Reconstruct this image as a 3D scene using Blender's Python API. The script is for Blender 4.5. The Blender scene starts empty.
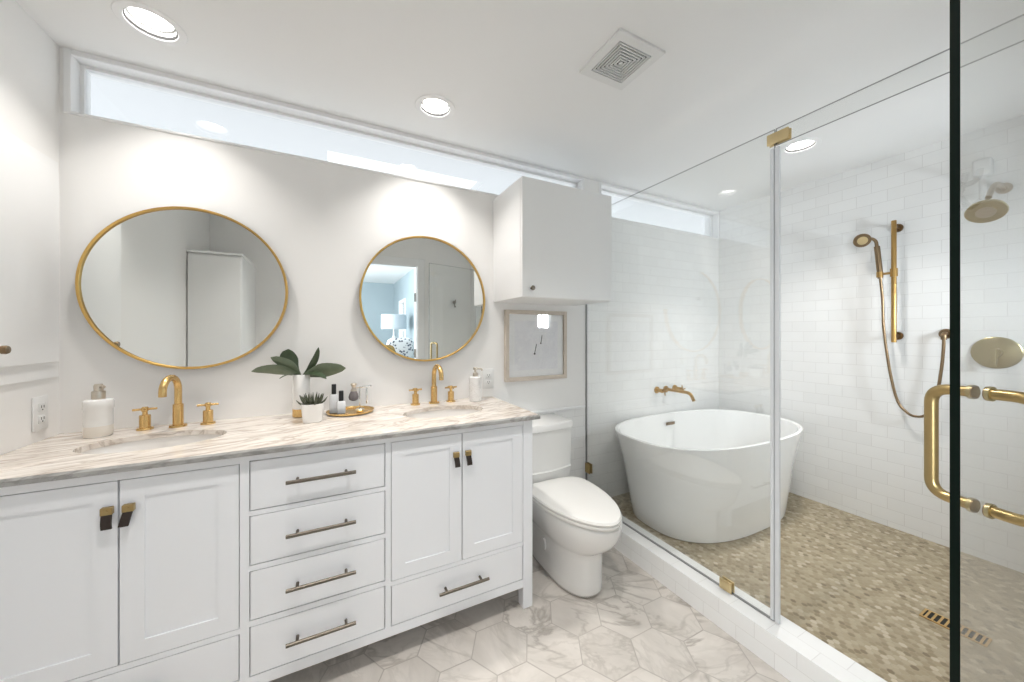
import bpy, bmesh, math, random
from mathutils import Vector, Matrix
random.seed(7)
PI = math.pi
S = bpy.context.scene
COL = S.collection

# ------------------------------------------------------------------ camera
YAW = 0.470
FOC = 353.5
cam_d = bpy.data.cameras.new('camera')
cam_d.sensor_fit = 'HORIZONTAL'
cam_d.sensor_width = 36.0
cam_d.lens = 36.0 * FOC / 1024.0
cam_d.shift_y = -(341.0 - 333.8) / 1024.0
cam_d.clip_start = 0.02
cam = bpy.data.objects.new('camera', cam_d)
COL.objects.link(cam)
cam.location = (0, 0, 1.25)
cam.rotation_euler = (PI / 2, 0, -YAW)
S.camera = cam

# ------------------------------------------------------------------ view, world
S.view_settings.view_transform = 'Standard'
S.view_settings.look = 'None'
S.view_settings.gamma = 1.0
S.view_settings.use_curve_mapping = False
S.view_settings.exposure = 0.40
S.cycles.use_denoising = True
S.cycles.max_bounces = 12
S.cycles.diffuse_bounces = 6
S.cycles.glossy_bounces = 6
S.cycles.transparent_max_bounces = 16
S.cycles.sample_clamp_indirect = 6.0
S.cycles.caustics_reflective = False
W = bpy.data.worlds.new('sky')
S.world = W
W.use_nodes = True
W.node_tree.nodes['Background'].inputs[0].default_value = (0.93, 0.965, 1.0, 1)
W.node_tree.nodes['Background'].inputs[1].default_value = 1.2
LAMP = 9.0            # glow of the recessed lamps' lenses
LAMP_W = 5.0          # light sent down by each recessed lamp, in watts
LAMP_COL = (1.0, 0.968, 0.930)
DAY = 95.0           # daylight through the bedroom window, in watts
DAY2 = 12.0           # daylight through the small shower window, in watts
DAY_COL = (0.86, 0.93, 1.0)

# room numbers (metres)
XL, XS, XR = -0.90, -0.968, 2.99     # left stub wall, left wall, right wall
YN, YS = 1.923, -0.20               # vanity wall, wall behind the camera
ZT = 2.311                          # ceiling
XG = 1.545                          # shower glass plane
ZF = 0.088                          # shower floor
ZC = 0.881                          # counter top
YD = 1.405                          # vanity front


def area_lamp(name, loc, rot, sx, sy, power, col):
    d = bpy.data.lights.new(name, 'AREA')
    d.shape = 'RECTANGLE'; d.size = sx; d.size_y = sy
    d.energy = power; d.color = col
    o = bpy.data.objects.new(name, d); COL.objects.link(o)
    o.location = loc; o.rotation_euler = rot
    return o


# daylight coming in at the bedroom's big window and at the small shower window
area_lamp('bedroom_daylight', (-1.33, -1.5, 1.35), (0, -PI / 2, 0), 1.3, 1.5, DAY, DAY_COL)
area_lamp('shower_daylight', (2.52, -.262, 1.42), (PI / 2, 0, 0), .20, .18, DAY2, DAY_COL)

# ------------------------------------------------------------------ materials
class N:
    def __init__(s, name):
        s.mat = bpy.data.materials.new(name); s.mat.use_nodes = True
        s.t = s.mat.node_tree; s.b = s.t.nodes['Principled BSDF']; s.out = s.t.nodes['Material Output']
    def n(s, typ, **kw):
        o = s.t.nodes.new(typ)
        for k, v in kw.items(): setattr(o, k, v)
        return o
    def l(s, a, b): s.t.links.new(a, b)
    def put(s, inp, v):
        if hasattr(v, 'links') or isinstance(v, bpy.types.NodeSocket): s.l(v, inp)
        else: inp.default_value = v
    def m(s, op, a, b=None, c=None):
        o = s.n('ShaderNodeMath', operation=op)
        for i, v in enumerate((a, b, c)):
            if v is not None: s.put(o.inputs[i], v)
        return o.outputs[0]
    def pos(s):
        o = s.n('ShaderNodeTexCoord').outputs['Object']
        return o
    def xyz(s, v):
        o = s.n('ShaderNodeSeparateXYZ'); s.l(v, o.inputs[0]); return o.outputs
    def comb(s, x, y, z):
        o = s.n('ShaderNodeCombineXYZ')
        for i, v in enumerate((x, y, z)): s.put(o.inputs[i], v)
        return o.outputs[0]
    def noise(s, v, scale, detail=4, rough=.5, dist=0, out='Fac'):
        o = s.n('ShaderNodeTexNoise'); s.l(v, o.inputs['Vector'])
        o.inputs['Scale'].default_value = scale; o.inputs['Detail'].default_value = detail
        o.inputs['Roughness'].default_value = rough; o.inputs['Distortion'].default_value = dist
        return o.outputs[out]
    def ramp(s, f, stops, interp='LINEAR'):
        o = s.n('ShaderNodeValToRGB'); s.l(f, o.inputs[0]); e = o.color_ramp.elements
        o.color_ramp.interpolation = interp
        while len(e) < len(stops): e.new(.5)
        for el, (p, c) in zip(e, stops):
            el.position = p; el.color = (*c, 1) if len(c) == 3 else c
        return o.outputs[0]
    def mix(s, f, a, b, mode='MIX'):
        o = s.n('ShaderNodeMix', data_type='RGBA', blend_type=mode)
        s.put(o.inputs[0], f)
        for i, v in ((6, a), (7, b)):
            s.put(o.inputs[i], (*v, 1) if isinstance(v, tuple) and len(v) == 3 else v)
        return o.outputs[2]
    def bump(s, h, strength, dist=.002):
        o = s.n('ShaderNodeBump'); o.inputs['Strength'].default_value = strength
        o.inputs['Distance'].default_value = dist; s.l(h, o.inputs['Height']); s.l(o.outputs[0], s.b.inputs['Normal'])
    def set(s, col=None, rough=None, metal=None, spec=None, **kw):
        if col is not None: s.put(s.b.inputs['Base Color'], (*col, 1) if isinstance(col, tuple) else col)
        if rough is not None: s.put(s.b.inputs['Roughness'], rough)
        if metal is not None: s.put(s.b.inputs['Metallic'], metal)
        if spec is not None: s.put(s.b.inputs['Specular IOR Level'], spec)
        for k, v in kw.items(): s.put(s.b.inputs[k], v)
        return s.mat


def simple(name, col, rough=.5, metal=0, spec=.5, var=.03, vscale=40, **kw):
    """a plain material with a little procedural variation of tone"""
    n = N(name)
    f = n.noise(n.pos(), vscale, 3)
    lo = tuple(max(0, c * (1 - var)) for c in col); hi = tuple(min(1, c * (1 + var)) for c in col)
    return n.set(n.mix(f, lo, hi), rough, metal, spec, **kw)


def paint(name, col, rough=.5):
    n = N(name); p = n.pos()
    n.bump(n.noise(p, 260, 3), .05, .0006)
    return n.set(n.mix(n.noise(p, 2.5, 3), tuple(c * .985 for c in col), col), rough, 0, .35)


def tile_mat(name, ua, va, uo, vo, bw, bh, col=(.88, .88, .87), grout=(.68, .67, .655), mortar=.0011, rough=.10, bias=0):
    """glossy subway tile; ua/va = which object axes run along and up the courses"""
    n = N(name); c = n.xyz(n.pos())
    v = n.comb(n.m('ADD', c[ua], uo), n.m('ADD', c[va], vo), 0)
    b = n.n('ShaderNodeTexBrick'); n.l(v, b.inputs['Vector'])
    b.offset = .5; b.squash = 1
    b.inputs['Scale'].default_value = 1
    b.inputs['Color1'].default_value = (*col, 1)
    b.inputs['Color2'].default_value = (*(k * .965 for k in col), 1)
    b.inputs['Mortar'].default_value = (*grout, 1)
    b.inputs['Mortar Size'].default_value = mortar
    b.inputs['Mortar Smooth'].default_value = .3
    b.inputs['Bias'].default_value = bias
    b.inputs['Brick Width'].default_value = bw
    b.inputs['Row Height'].default_value = bh
    h = n.m('ADD', n.m('MULTIPLY', b.outputs['Fac'], -1.0), n.m('MULTIPLY', n.noise(n.pos(), 14, 2), .35))
    n.bump(h, .35, .0012)
    r = n.m('ADD', n.m('MULTIPLY', b.outputs['Fac'], .5), rough)
    return n.set(b.outputs['Color'], r, 0, .5)


def hexgrid(n, ax, ay, pitch):
    """hexagon tiling: returns (edge distance 0..0.5, random value, random vector) ; flats face the ay axis"""
    K = 1.7320508
    px, py = n.m('DIVIDE', ay, pitch), n.m('DIVIDE', ax, pitch)
    px, py = n.m('ADD', px, 500.0), n.m('ADD', py, 500.0 * K)
    a = (n.m('SUBTRACT', n.m('MODULO', px, 1.0), .5), n.m('SUBTRACT', n.m('MODULO', py, K), K / 2))
    b = (n.m('SUBTRACT', n.m('MODULO', n.m('SUBTRACT', px, .5), 1.0), .5),
         n.m('SUBTRACT', n.m('MODULO', n.m('SUBTRACT', py, K / 2), K), K / 2))
    la = n.m('ADD', n.m('MULTIPLY', a[0], a[0]), n.m('MULTIPLY', a[1], a[1]))
    lb = n.m('ADD', n.m('MULTIPLY', b[0], b[0]), n.m('MULTIPLY', b[1], b[1]))
    w = n.m('LESS_THAN', la, lb)
    g = [n.m('ADD', n.m('MULTIPLY', a[i], w), n.m('MULTIPLY', b[i], n.m('SUBTRACT', 1.0, w))) for i in (0, 1)]
    idx, idy = n.m('SUBTRACT', px, g[0]), n.m('SUBTRACT', py, g[1])
    gx, gy = n.m('ABSOLUTE', g[0]), n.m('ABSOLUTE', g[1])
    d = n.m('MAXIMUM', gx, n.m('ADD', n.m('MULTIPLY', gx, .5), n.m('MULTIPLY', gy, .8660254)))
    wn = n.n('ShaderNodeTexWhiteNoise', noise_dimensions='2D')
    n.l(n.comb(n.m('ROUND', n.m('MULTIPLY', idx, 2.0)), n.m('ROUND', n.m('MULTIPLY', idy, 2.3094)), 0), wn.inputs['Vector'])
    return n.m('SUBTRACT', .5, d), wn.outputs['Value'], wn.outputs['Color']


def vein(n, v, scale, width, dist=1.0, detail=5):
    f = n.noise(v, scale, detail, .55, dist)
    return n.m('SUBTRACT', 1.0, n.m('SMOOTHSTEP', n.m('ABSOLUTE', n.m('SUBTRACT', f, .5)), 0.0, width)) if False else \
        n.ramp(n.m('ABSOLUTE', n.m('SUBTRACT', f, .5)), [(0, (1, 1, 1)), (width, (0, 0, 0))])


def floor_marble():
    n = N('marble_hexagon_tile'); p = n.pos(); c = n.xyz(p)
    e, rv, rc = hexgrid(n, n.m('SUBTRACT', c[0], .803 - .02), n.m('SUBTRACT', c[1], 1.283 - .212 * .5), .212)
    off = n.n('ShaderNodeVectorMath', operation='MULTIPLY_ADD')
    n.l(rc, off.inputs[0]); off.inputs[1].default_value = (9, 9, 9); n.l(p, off.inputs[2])
    rot = n.n('ShaderNodeVectorRotate', rotation_type='Z_AXIS'); n.l(off.outputs[0], rot.inputs['Vector'])
    n.l(n.m('MULTIPLY', rv, 1.6), rot.inputs['Angle'])
    mp = n.n('ShaderNodeMapping'); n.l(rot.outputs[0], mp.inputs['Vector']); mp.inputs['Scale'].default_value = (1, 2.1, 1)
    q = mp.outputs[0]
    cloud = n.noise(q, 3.2, 5, .6, .6)
    base = n.ramp(cloud, [(.3, (.58, .54, .495)), (.62, (.71, .665, .615))])
    v1 = vein(n, q, 1.9, .040, 1.3)
    v2 = vein(n, q, 6.0, .05, .9)
    gate = n.ramp(n.noise(q, 2.0, 2), [(.42, (0, 0, 0)), (.62, (1, 1, 1))])
    col = n.mix(n.m('MULTIPLY', v1, n.m('MULTIPLY', n.ramp(n.noise(q, 1.3, 2), [(.40, (.12, .12, .12)), (.62, (1, 1, 1))]), .62)), base, (.27, .24, .205))
    col = n.mix(n.m('MULTIPLY', n.m('MULTIPLY', v2, gate), .32), col, (.34, .31, .27))
    tone = n.mix(n.m('MULTIPLY', rv, .16), col, (.46, .43, .40))
    g = n.ramp(e, [(.0, (1, 1, 1)), (.009, (1, 1, 1)), (.014, (0, 0, 0))])
    fin = n.mix(g, tone, (.43, .395, .355))
    n.bump(n.m('MULTIPLY', g, -1.0), .4, .001)
    return n.set(fin, n.m('ADD', n.m('MULTIPLY', g, .4), .24), 0, .45)


def mosaic():
    n = N('beige_mosaic_tile'); p = n.pos(); c = n.xyz(p)
    wob = n.n('ShaderNodeTexNoise'); n.l(p, wob.inputs['Vector']); wob.inputs['Scale'].default_value = 35
    wx = n.xyz(wob.outputs['Color'])
    x = n.m('ADD', c[0], n.m('MULTIPLY', n.m('SUBTRACT', wx[0], .5), .007))
    y = n.m('ADD', c[1], n.m('MULTIPLY', n.m('SUBTRACT', wx[1], .5), .007))
    e, rv, rc = hexgrid(n, x, n.m('MULTIPLY', y, 1.0), .0215)
    col = n.ramp(rv, [(0, (.175, .130, .075)), (.10, (.285, .225, .140)), (.5, (.395, .325, .215)), (.85, (.49, .415, .295)), (1, (.64, .57, .45))])
    big = n.noise(p, 3.0, 3)
    col = n.mix(n.m('MULTIPLY', big, .35), col, (.30, .255, .165))
    sp = n.noise(p, 120, 3)
    col = n.mix(n.m('MULTIPLY', sp, .25), col, (.24, .19, .12))
    g = n.ramp(e, [(.0, (1, 1, 1)), (.035, (1, 1, 1)), (.075, (0, 0, 0))])
    fin = n.mix(n.m('MULTIPLY', g, .8), col, (.36, .305, .205))
    n.bump(n.m('MULTIPLY', g, -1.0), .5, .0012)
    return n.set(fin, .34, 0, .4)


def counter_marble(name, lo, hi, dark, amt):
    n = N(name); p = n.pos()
    r = n.n('ShaderNodeVectorRotate', rotation_type='Z_AXIS'); n.l(p, r.inputs['Vector']); r.inputs['Angle'].default_value = -.22
    mp = n.n('ShaderNodeMapping'); n.l(r.outputs[0], mp.inputs['Vector']); mp.inputs['Scale'].default_value = (.8, 3.6, 2.2)
    q = mp.outputs[0]
    base = n.ramp(n.noise(q, 4.5, 8, .66, 1.2), [(.32, lo), (.60, hi)])
    v = n.m('MULTIPLY', vein(n, q, 3.0, .05, 1.8, 8), amt)
    sm = n.m('MULTIPLY', n.ramp(n.noise(q, 9, 8, .7, .6), [(.54, (0, 0, 0)), (.72, (1, 1, 1))]), .45)
    col = n.mix(v, base, dark)
    col = n.mix(sm, col, tuple(.5 * (a + b) for a, b in zip(lo, dark)))
    return n.set(col, .14, 0, .5)


def glass(name, tint, boost=1.0):
    """thin clear pane: transparent body with a Fresnel (Schlick) mirror coat, the same for every ray"""
    n = N(name)
    g = n.n('ShaderNodeNewGeometry')
    dp = n.n('ShaderNodeVectorMath', operation='DOT_PRODUCT')
    n.l(g.outputs['Normal'], dp.inputs[0]); n.l(g.outputs['Incoming'], dp.inputs[1])
    c = n.m('SUBTRACT', 1.0, n.m('ABSOLUTE', dp.outputs['Value']))
    f = n.m('ADD', n.m('MULTIPLY', n.m('POWER', c, 5.0), .96), .04)
    f = n.m('MINIMUM', n.m('MULTIPLY', f, boost), 1.0)
    tr = n.n('ShaderNodeBsdfTransparent'); tr.inputs[0].default_value = (*tint, 1)
    gl = n.n('ShaderNodeBsdfGlossy'); gl.inputs['Roughness'].default_value = 0.0
    gl.inputs[0].default_value = (1, 1, 1, 1)
    mx = n.n('ShaderNodeMixShader'); n.l(f, mx.inputs[0]); n.l(tr.outputs[0], mx.inputs[1]); n.l(gl.outputs[0], mx.inputs[2])
    n.l(mx.outputs[0], n.out.inputs[0])
    return n.mat


def emit(name, col, strength):
    n = N(name)
    n.set((.9, .9, .9), .4)
    n.b.inputs['Emission Color'].default_value = (*col, 1)
    n.b.inputs['Emission Strength'].default_value = strength
    return n.mat


def metal(name, col, rough, var=.03):
    n = N(name); p = n.pos()
    f = n.noise(p, 60, 4)
    return n.set(n.mix(f, tuple(c * (1 - var) for c in col), tuple(min(1, c * (1 + var)) for c in col)),
                 n.m('ADD', n.m('MULTIPLY', n.noise(p, 150, 3), .016), rough - .008), 1.0)


M = {}
M['wall'] = paint('white_wall_paint', (.88, .87, .855), .55)
M['ceil'] = paint('white_ceiling_paint', (.885, .885, .88), .6)
M['trim'] = paint('white_trim_paint', (.88, .88, .88), .35)
M['vanity'] = paint('cool_white_lacquer', (.855, .87, .90), .38)
M['cabinet'] = paint('white_cabinet_lacquer', (.895, .895, .89), .35)
M['inside'] = simple('dark_gap_backing', (.16, .15, .14), .8)
M['tile_r'] = tile_mat('white_subway_tile_side', 1, 2, -.096, -.0505, .142, .0715)
M['tile_b'] = tile_mat('white_subway_tile_back', 0, 2, -.03, -.0505, .142, .0715)
M['tile_w'] = tile_mat('white_subway_tile_wainscot', 0, 2, -.03, -.0505, .142, .0715, grout=(.66, .655, .64))
M['curb_top'] = tile_mat('white_curb_tile_top', 1, 0, .02, -1.468, .142, .0675, rough=.2)
M['curb_side'] = tile_mat('white_curb_tile_side', 1, 2, .05, 0, .142, .062, rough=.2)
M['floor'] = floor_marble()
M['mosaic'] = mosaic()
M['stone'] = counter_marble('veined_warm_marble', (.58, .50, .43), (.83, .775, .715), (.32, .25, .19), .6)
M['stone_edge'] = counter_marble('grey_marble_edge', (.24, .235, .22), (.44, .435, .42), (.14, .135, .13), .5)
M['porcelain'] = simple('white_porcelain', (.82, .815, .80), .07, 0, .5, .01, 3, **{'Coat Weight': .3})
M['sink'] = simple('white_sink_porcelain', (.80, .775, .745), .10, 0, .5, .01, 3)
M['acrylic'] = simple('white_acrylic', (.89, .89, .88), .10, 0, .5, .01, 3)
M['seat'] = simple('white_toilet_seat_plastic', (.83, .815, .785), .14, 0, .5, .01, 3)
M['brass'] = metal('brushed_gold', (.72, .49, .21), .27)
M['brass_frame'] = metal('gold_mirror_frame', (.72, .46, .15), .30)
M['brass_old'] = metal('aged_brass', (.44, .325, .15), .30)
M['brass_shower'] = metal('warm_antique_brass', (.48, .30, .11), .28)
M['brass_dark'] = metal('dark_antique_brass', (.25, .175, .105), .30)
M['brass_pale'] = metal('satin_pale_brass', (.70, .56, .32), .34)
M['brass_satin'] = metal('satin_dull_brass', (.46, .39, .225), .36)
M['bronze'] = metal('brushed_bronze', (.17, .148, .122), .42)
M['nickel'] = metal('brushed_nickel', (.62, .56, .48), .30)
M['chrome'] = metal('chrome', (.80, .80, .80), .08)
M['leather'] = simple('dark_brown_leather', (.030, .020, .016), .55, 0, .4, .3, 200)
M['mirror'] = metal('mirror_silver', (.86, .88, .865), .04, 0)
M['mirror'].node_tree.nodes['Principled BSDF'].inputs['Roughness'].default_value = 0.0
for l in list(M['mirror'].node_tree.links):
    if l.to_socket.name == 'Roughness': M['mirror'].node_tree.links.remove(l)
M['glass'] = glass('clear_shower_glass', (.982, .987, .983), 1.6)
M['pane'] = glass('clear_window_glass', (.96, .97, .97))
M['picture_glass'] = glass('picture_glass', (.995, .995, .995))
M['glass_edge'] = simple('dark_green_glass_edge', (.002, .006, .004), .35, 0, .12, .2)
M['seal'] = simple('clear_plastic_seal', (.66, .67, .68), .2, 0, .6, .02)
M['seal_dark'] = simple('grey_silicone', (.22, .22, .22), .4)
M['lamp'] = emit('lit_lamp_lens', LAMP_COL, LAMP)
M['can'] = simple('lamp_can_reflector', (.74, .74, .73), .25, .6)
M['dark'] = simple('black_gap', (.012, .012, .012), .7)
M['plastic'] = simple('white_plastic', (.80, .80, .79), .35)
M['soap_white'] = simple('white_ceramic_bottle', (.84, .83, .81), .22)
M['soap_band'] = simple('cream_ceramic_band', (.74, .69, .62), .3)
M['leaf'] = None
M['black'] = simple('black_plastic', (.012, .012, .013), .35)
M['clear'] = simple('cloudy_white_glass', (.86, .87, .89), .12, 0, .6)
M['bristle'] = simple('grey_bristles', (.20, .18, .18), .8, 0, .2, .4, 300)
M['soil'] = simple('dark_soil', (.05, .04, .03), .9, 0, .2, .4, 200)
M['frame_wood'] = simple('taupe_wood', (.60, .53, .455), .5, 0, .3, .12, 60)
M['mat_board'] = simple('white_mat_board', (.94, .94, .94), .8)
M['blue_wall'] = paint('pale_blue_wall_paint', (.40, .47, .50), .6)
M['carpet'] = simple('beige_carpet', (.50, .45, .38), .95, 0, .1, .2, 400)
M['shade'] = simple('pale_linen_shade', (.50, .54, .57), .9, 0, .1, .05, 300)
M['pillow_gold'] = simple('mustard_cushion', (.34, .22, .08), .9, 0, .1, .2, 80)
M['linen'] = simple('white_bed_linen', (.72, .72, .72), .9, 0, .1, .05, 30)
M['wood'] = simple('warm_wood', (.34, .21, .11), .5, 0, .3, .25, 25)
M['soffit'] = paint('white_soffit_paint', (.70, .71, .725), .7)


def leaf_mat(name, a, b):
    n = N(name); p = n.pos()
    return n.set(n.mix(n.noise(p, 45, 4), a, b), .30, 0, .5)


M['leaf'] = leaf_mat('dark_green_leaf', (.030, .050, .024), (.065, .095, .048))
M['leaf_pale'] = leaf_mat('pale_green_leaf', (.10, .135, .08), (.17, .205, .13))
M['succulent'] = leaf_mat('grey_green_spikes', (.045, .055, .035), (.11, .12, .075))
n = N('patterned_cushion'); v = n.n('ShaderNodeTexVoronoi'); n.l(n.pos(), v.inputs['Vector']); v.inputs['Scale'].default_value = 26
M['pillow_pattern'] = n.set(n.ramp(v.outputs['Distance'], [(.30, (.10, .11, .14)), (.42, (.70, .70, .70))]), .9)
n = N('grey_print_paper'); p = n.pos()
M['print'] = n.set(n.mix(vein(n, p, 11, .03, 2.0), n.ramp(n.noise(p, 9, 6), [(.3, (.84, .84, .87)), (.7, (.91, .91, .94))]), (.96, .96, .97)), .8)
n = N('grey_veined_white_ceramic'); p = n.pos()
M['soap_marble'] = n.set(n.mix(n.m('MULTIPLY', vein(n, p, 22, .05, 1.5), .35), (.82, .81, .80), (.52, .50, .49)), .2)


# ------------------------------------------------------------------ mesh helpers
def box(bm, x0, x1, y0, y1, z0, z1, bev=0, seg=2, mi=0):
    r = bmesh.ops.create_cube(bm, size=1)
    vs = r['verts']
    for v in vs:
        v.co = Vector(((x0 + x1) / 2 + v.co.x * (x1 - x0), (y0 + y1) / 2 + v.co.y * (y1 - y0), (z0 + z1) / 2 + v.co.z * (z1 - z0)))
    fs = {f for v in vs for f in v.link_faces}
    for f in fs: f.material_index = mi
    if bev > 0:
        es = list({e for v in vs for e in v.link_edges})
        g = bmesh.ops.bevel(bm, geom=es, offset=bev, segments=seg, profile=.5, affect='EDGES')
        for f in g['faces']: f.material_index = mi
    return bm


def lathe(bm, prof, cx=0, cy=0, z0=0, seg=40, mi=0):
    """prof = [(radius, z)...] turned about the vertical axis"""
    rings = []
    for r, z in prof:
        if r < 1e-6:
            rings.append([bm.verts.new((cx, cy, z0 + z))])
        else:
            rings.append([bm.verts.new((cx + r * math.cos(2 * PI * i / seg), cy + r * math.sin(2 * PI * i / seg), z0 + z)) for i in range(seg)])
    skin(bm, rings, mi)
    return bm


def skin(bm, rings, mi=0, closed=True):
    fs = []
    for a, b in zip(rings, rings[1:]):
        n_ = max(len(a), len(b))
        rng = range(n_ if closed else n_ - 1)
        for i in rng:
            j = (i + 1) % n_
            try:
                if len(a) == 1 and len(b) == 1: continue
                if len(a) == 1: f = bm.faces.new((a[0], b[i], b[j]))
                elif len(b) == 1: f = bm.faces.new((a[i], b[0], a[j]))
                else: f = bm.faces.new((a[i], b[i], b[j], a[j]))
                f.material_index = mi; fs.append(f)
            except ValueError:
                pass
    return fs


def loft(bm, rings, cap0=True, cap1=True, mi=0):
    R = [[bm.verts.new(p) for p in r] for r in rings]
    skin(bm, R, mi)
    if cap0: bm.faces.new(R[0]).material_index = mi
    if cap1: bm.faces.new(list(reversed(R[-1]))).material_index = mi
    return bm


def smooth_path(pts, rad=0.0, seg=6):
    """round the corners of a polyline"""
    P = [Vector(p) for p in pts]
    if rad <= 0: return P
    out = [P[0]]
    for a, b, c in zip(P, P[1:], P[2:]):
        d1, d2 = (a - b), (c - b)
        k = min(rad, d1.length * .49, d2.length * .49)
        p, q = b + d1.normalized() * k, b + d2.normalized() * k
        for i in range(seg + 1):
            t = i / seg
            out.append(p * (1 - t) ** 2 + b * 2 * t * (1 - t) + q * t * t)
    out.append(P[-1])
    return out


def spline(pts, n=8):
    P = [Vector(p) for p in pts]
    P = [P[0] * 2 - P[1]] + P + [P[-1] * 2 - P[-2]]
    out = []
    for i in range(1, len(P) - 2):
        a, b, c, d = P[i - 1:i + 3]
        for k in range(n):
            t = k / n
            out.append(.5 * ((2 * b) + (c - a) * t + (2 * a - 5 * b + 4 * c - d) * t * t + (3 * b - a - 3 * c + d) * t ** 3))
    out.append(P[-2])
    return out


def tube(bm, path, r, seg=14, caps=True, mi=0):
    P = [Vector(p) for p in path]
    rad = r if isinstance(r, (list, tuple)) else [r] * len(P)
    rings = []; up = None
    for i, p in enumerate(P):
        t = (P[min(i + 1, len(P) - 1)] - P[max(i - 1, 0)]).normalized()
        if up is None:
            up = Vector((0, 0, 1)) if abs(t.z) < .9 else Vector((1, 0, 0))
        s = t.cross(up)
        if s.length < 1e-5: s = t.orthogonal()
        s.normalize(); up = s.cross(t).normalized()
        rings.append([p + (s * math.cos(2 * PI * k / seg) + up * math.sin(2 * PI * k / seg)) * rad[i] for k in range(seg)])
    return loft(bm, rings, caps, caps, mi)


def supere(cx, cy, a, b, n, z, N_=64, nb=None, b2=None):
    """superellipse ring; b2/nb = other half-length/exponent for the +y half"""
    out = []
    for i in range(N_):
        t = 2 * PI * i / N_
        c, s = math.cos(t), math.sin(t)
        e = (nb or n) if s > 0 else n
        bb = (b2 if b2 is not None else b) if s > 0 else b
        out.append((cx + a * math.copysign(abs(c) ** (2 / e), c), cy + bb * math.copysign(abs(s) ** (2 / e), s), z))
    return out


def flat(x): return bmesh.new() if x is None else x


def obj(name, bm, mat, parent=None, ang=35, recalc=True):
    if recalc: bmesh.ops.recalc_face_normals(bm, faces=bm.faces[:])
    me = bpy.data.meshes.new(name)
    bm.to_mesh(me); bm.free()
    for m in (mat if isinstance(mat, (list, tuple)) else [mat]): me.materials.append(m)
    for p in me.polygons: p.use_smooth = True
    me.set_sharp_from_angle(angle=math.radians(ang))
    o = bpy.data.objects.new(name, me)
    COL.objects.link(o)
    if parent: o.parent = parent
    return o


def tag(o, label=None, cat=None, group=None, kind=None):
    if label: o['label'] = label
    if cat: o['category'] = cat
    if group: o['group'] = group
    if kind: o['kind'] = kind
    return o


def thing(name, label, cat, loc=(0, 0, 0), group=None, rot=(0, 0, 0)):
    o = bpy.data.objects.new(name, None); COL.objects.link(o)
    o.location = loc; o.rotation_euler = rot
    return tag(o, label, cat, group)


def struct(name, bm, mat, label, cat, **kw):
    return tag(obj(name, bm, mat, **kw), label, cat, kind='structure')


def bx(*a, **k): return box(bmesh.new(), *a, **k)
NB = bmesh.new

# ================================================================== the room
# floor of the bathroom
struct('floor', bx(-1.11, 1.468, -.32, 2.04, -.06, 0), M['floor'], 'marble-look hexagon tile floor of the bathroom', 'floor')
# raised mosaic shower floor
struct('floor_shower', bx(1.603, 2.99, -.2, 1.923, -.06, ZF), M['mosaic'], 'beige mosaic tile floor inside the shower', 'floor')
# ceiling with recesses is kept plain; lamps are set into thin cut-outs below it
POWER = {(-.553, 1.640): .46, (.430, 1.640): .66, (2.358, 1.044): .84, (-.180, .750): .72, (.650, .750): .68}
LIGHTS = [(-.553, 1.640), (.430, 1.640), (2.358, 1.044), (-.180, .750), (.650, .750)]  # last two are unseen fill lights, added to brighten the room
def ceiling():
    bm = NB()
    # grid of quads with round holes is overkill: build square cells around each lamp
    xs = [-1.11]; ys = [-.32, 2.06]
    z0, z1 = ZT, ZT + .02
    R, NS = .068, 32
    cells = []
    for (cx, cy) in LIGHTS + [(1.0, 1.035)]:
        cells.append((cx - .1, cx + .1, cy - .1, cy + .1))
    # split the ceiling into columns at the lamp cells
    cuts = sorted({-1.11, 3.1, *[c[0] for c in cells], *[c[1] for c in cells]})
    for a, b in zip(cuts, cuts[1:]):
        inside = [c for c in cells if c[0] <= a + 1e-6 and c[1] >= b - 1e-6]
        y = -.32
        for c in sorted(inside, key=lambda q: q[2]):
            bm.faces.new([bm.verts.new(p) for p in ((a, y, z0), (b, y, z0), (b, c[2], z0), (a, c[2], z0))])
            y = c[3]
        bm.faces.new([bm.verts.new(p) for p in ((a, y, z0), (b, y, z0), (b, 2.06, z0), (a, 2.06, z0))])
    for (cx, cy) in LIGHTS:
        circ = [bm.verts.new((cx + R * math.cos(2 * PI * i / NS), cy + R * math.sin(2 * PI * i / NS), z0)) for i in range(NS)]
        sq = []
        for i in range(NS):
            c, s = math.cos(2 * PI * i / NS), math.sin(2 * PI * i / NS)
            k = .1 / max(abs(c), abs(s))
            sq.append(bm.verts.new((cx + k * c, cy + k * s, z0)))
        for i in range(NS):
            j = (i + 1) % NS
            bm.faces.new((circ[i], sq[i], sq[j], circ[j]))
    c = cells[-1]
    bm.faces.new([bm.verts.new(p) for p in ((c[0], c[2], z0), (c[1], c[2], z0), (c[1], c[3], z0), (c[0], c[3], z0))])
    bmesh.ops.remove_doubles(bm, verts=bm.verts[:], dist=1e-5)
    # attic slab above, so no sky leaks in
    box(bm, -1.11, 3.11, -.32, 2.04, ZT + .12, ZT + .16)
    return bm
struct('ceiling', ceiling(), M['ceil'], 'flat white ceiling', 'ceiling', recalc=False)

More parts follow.
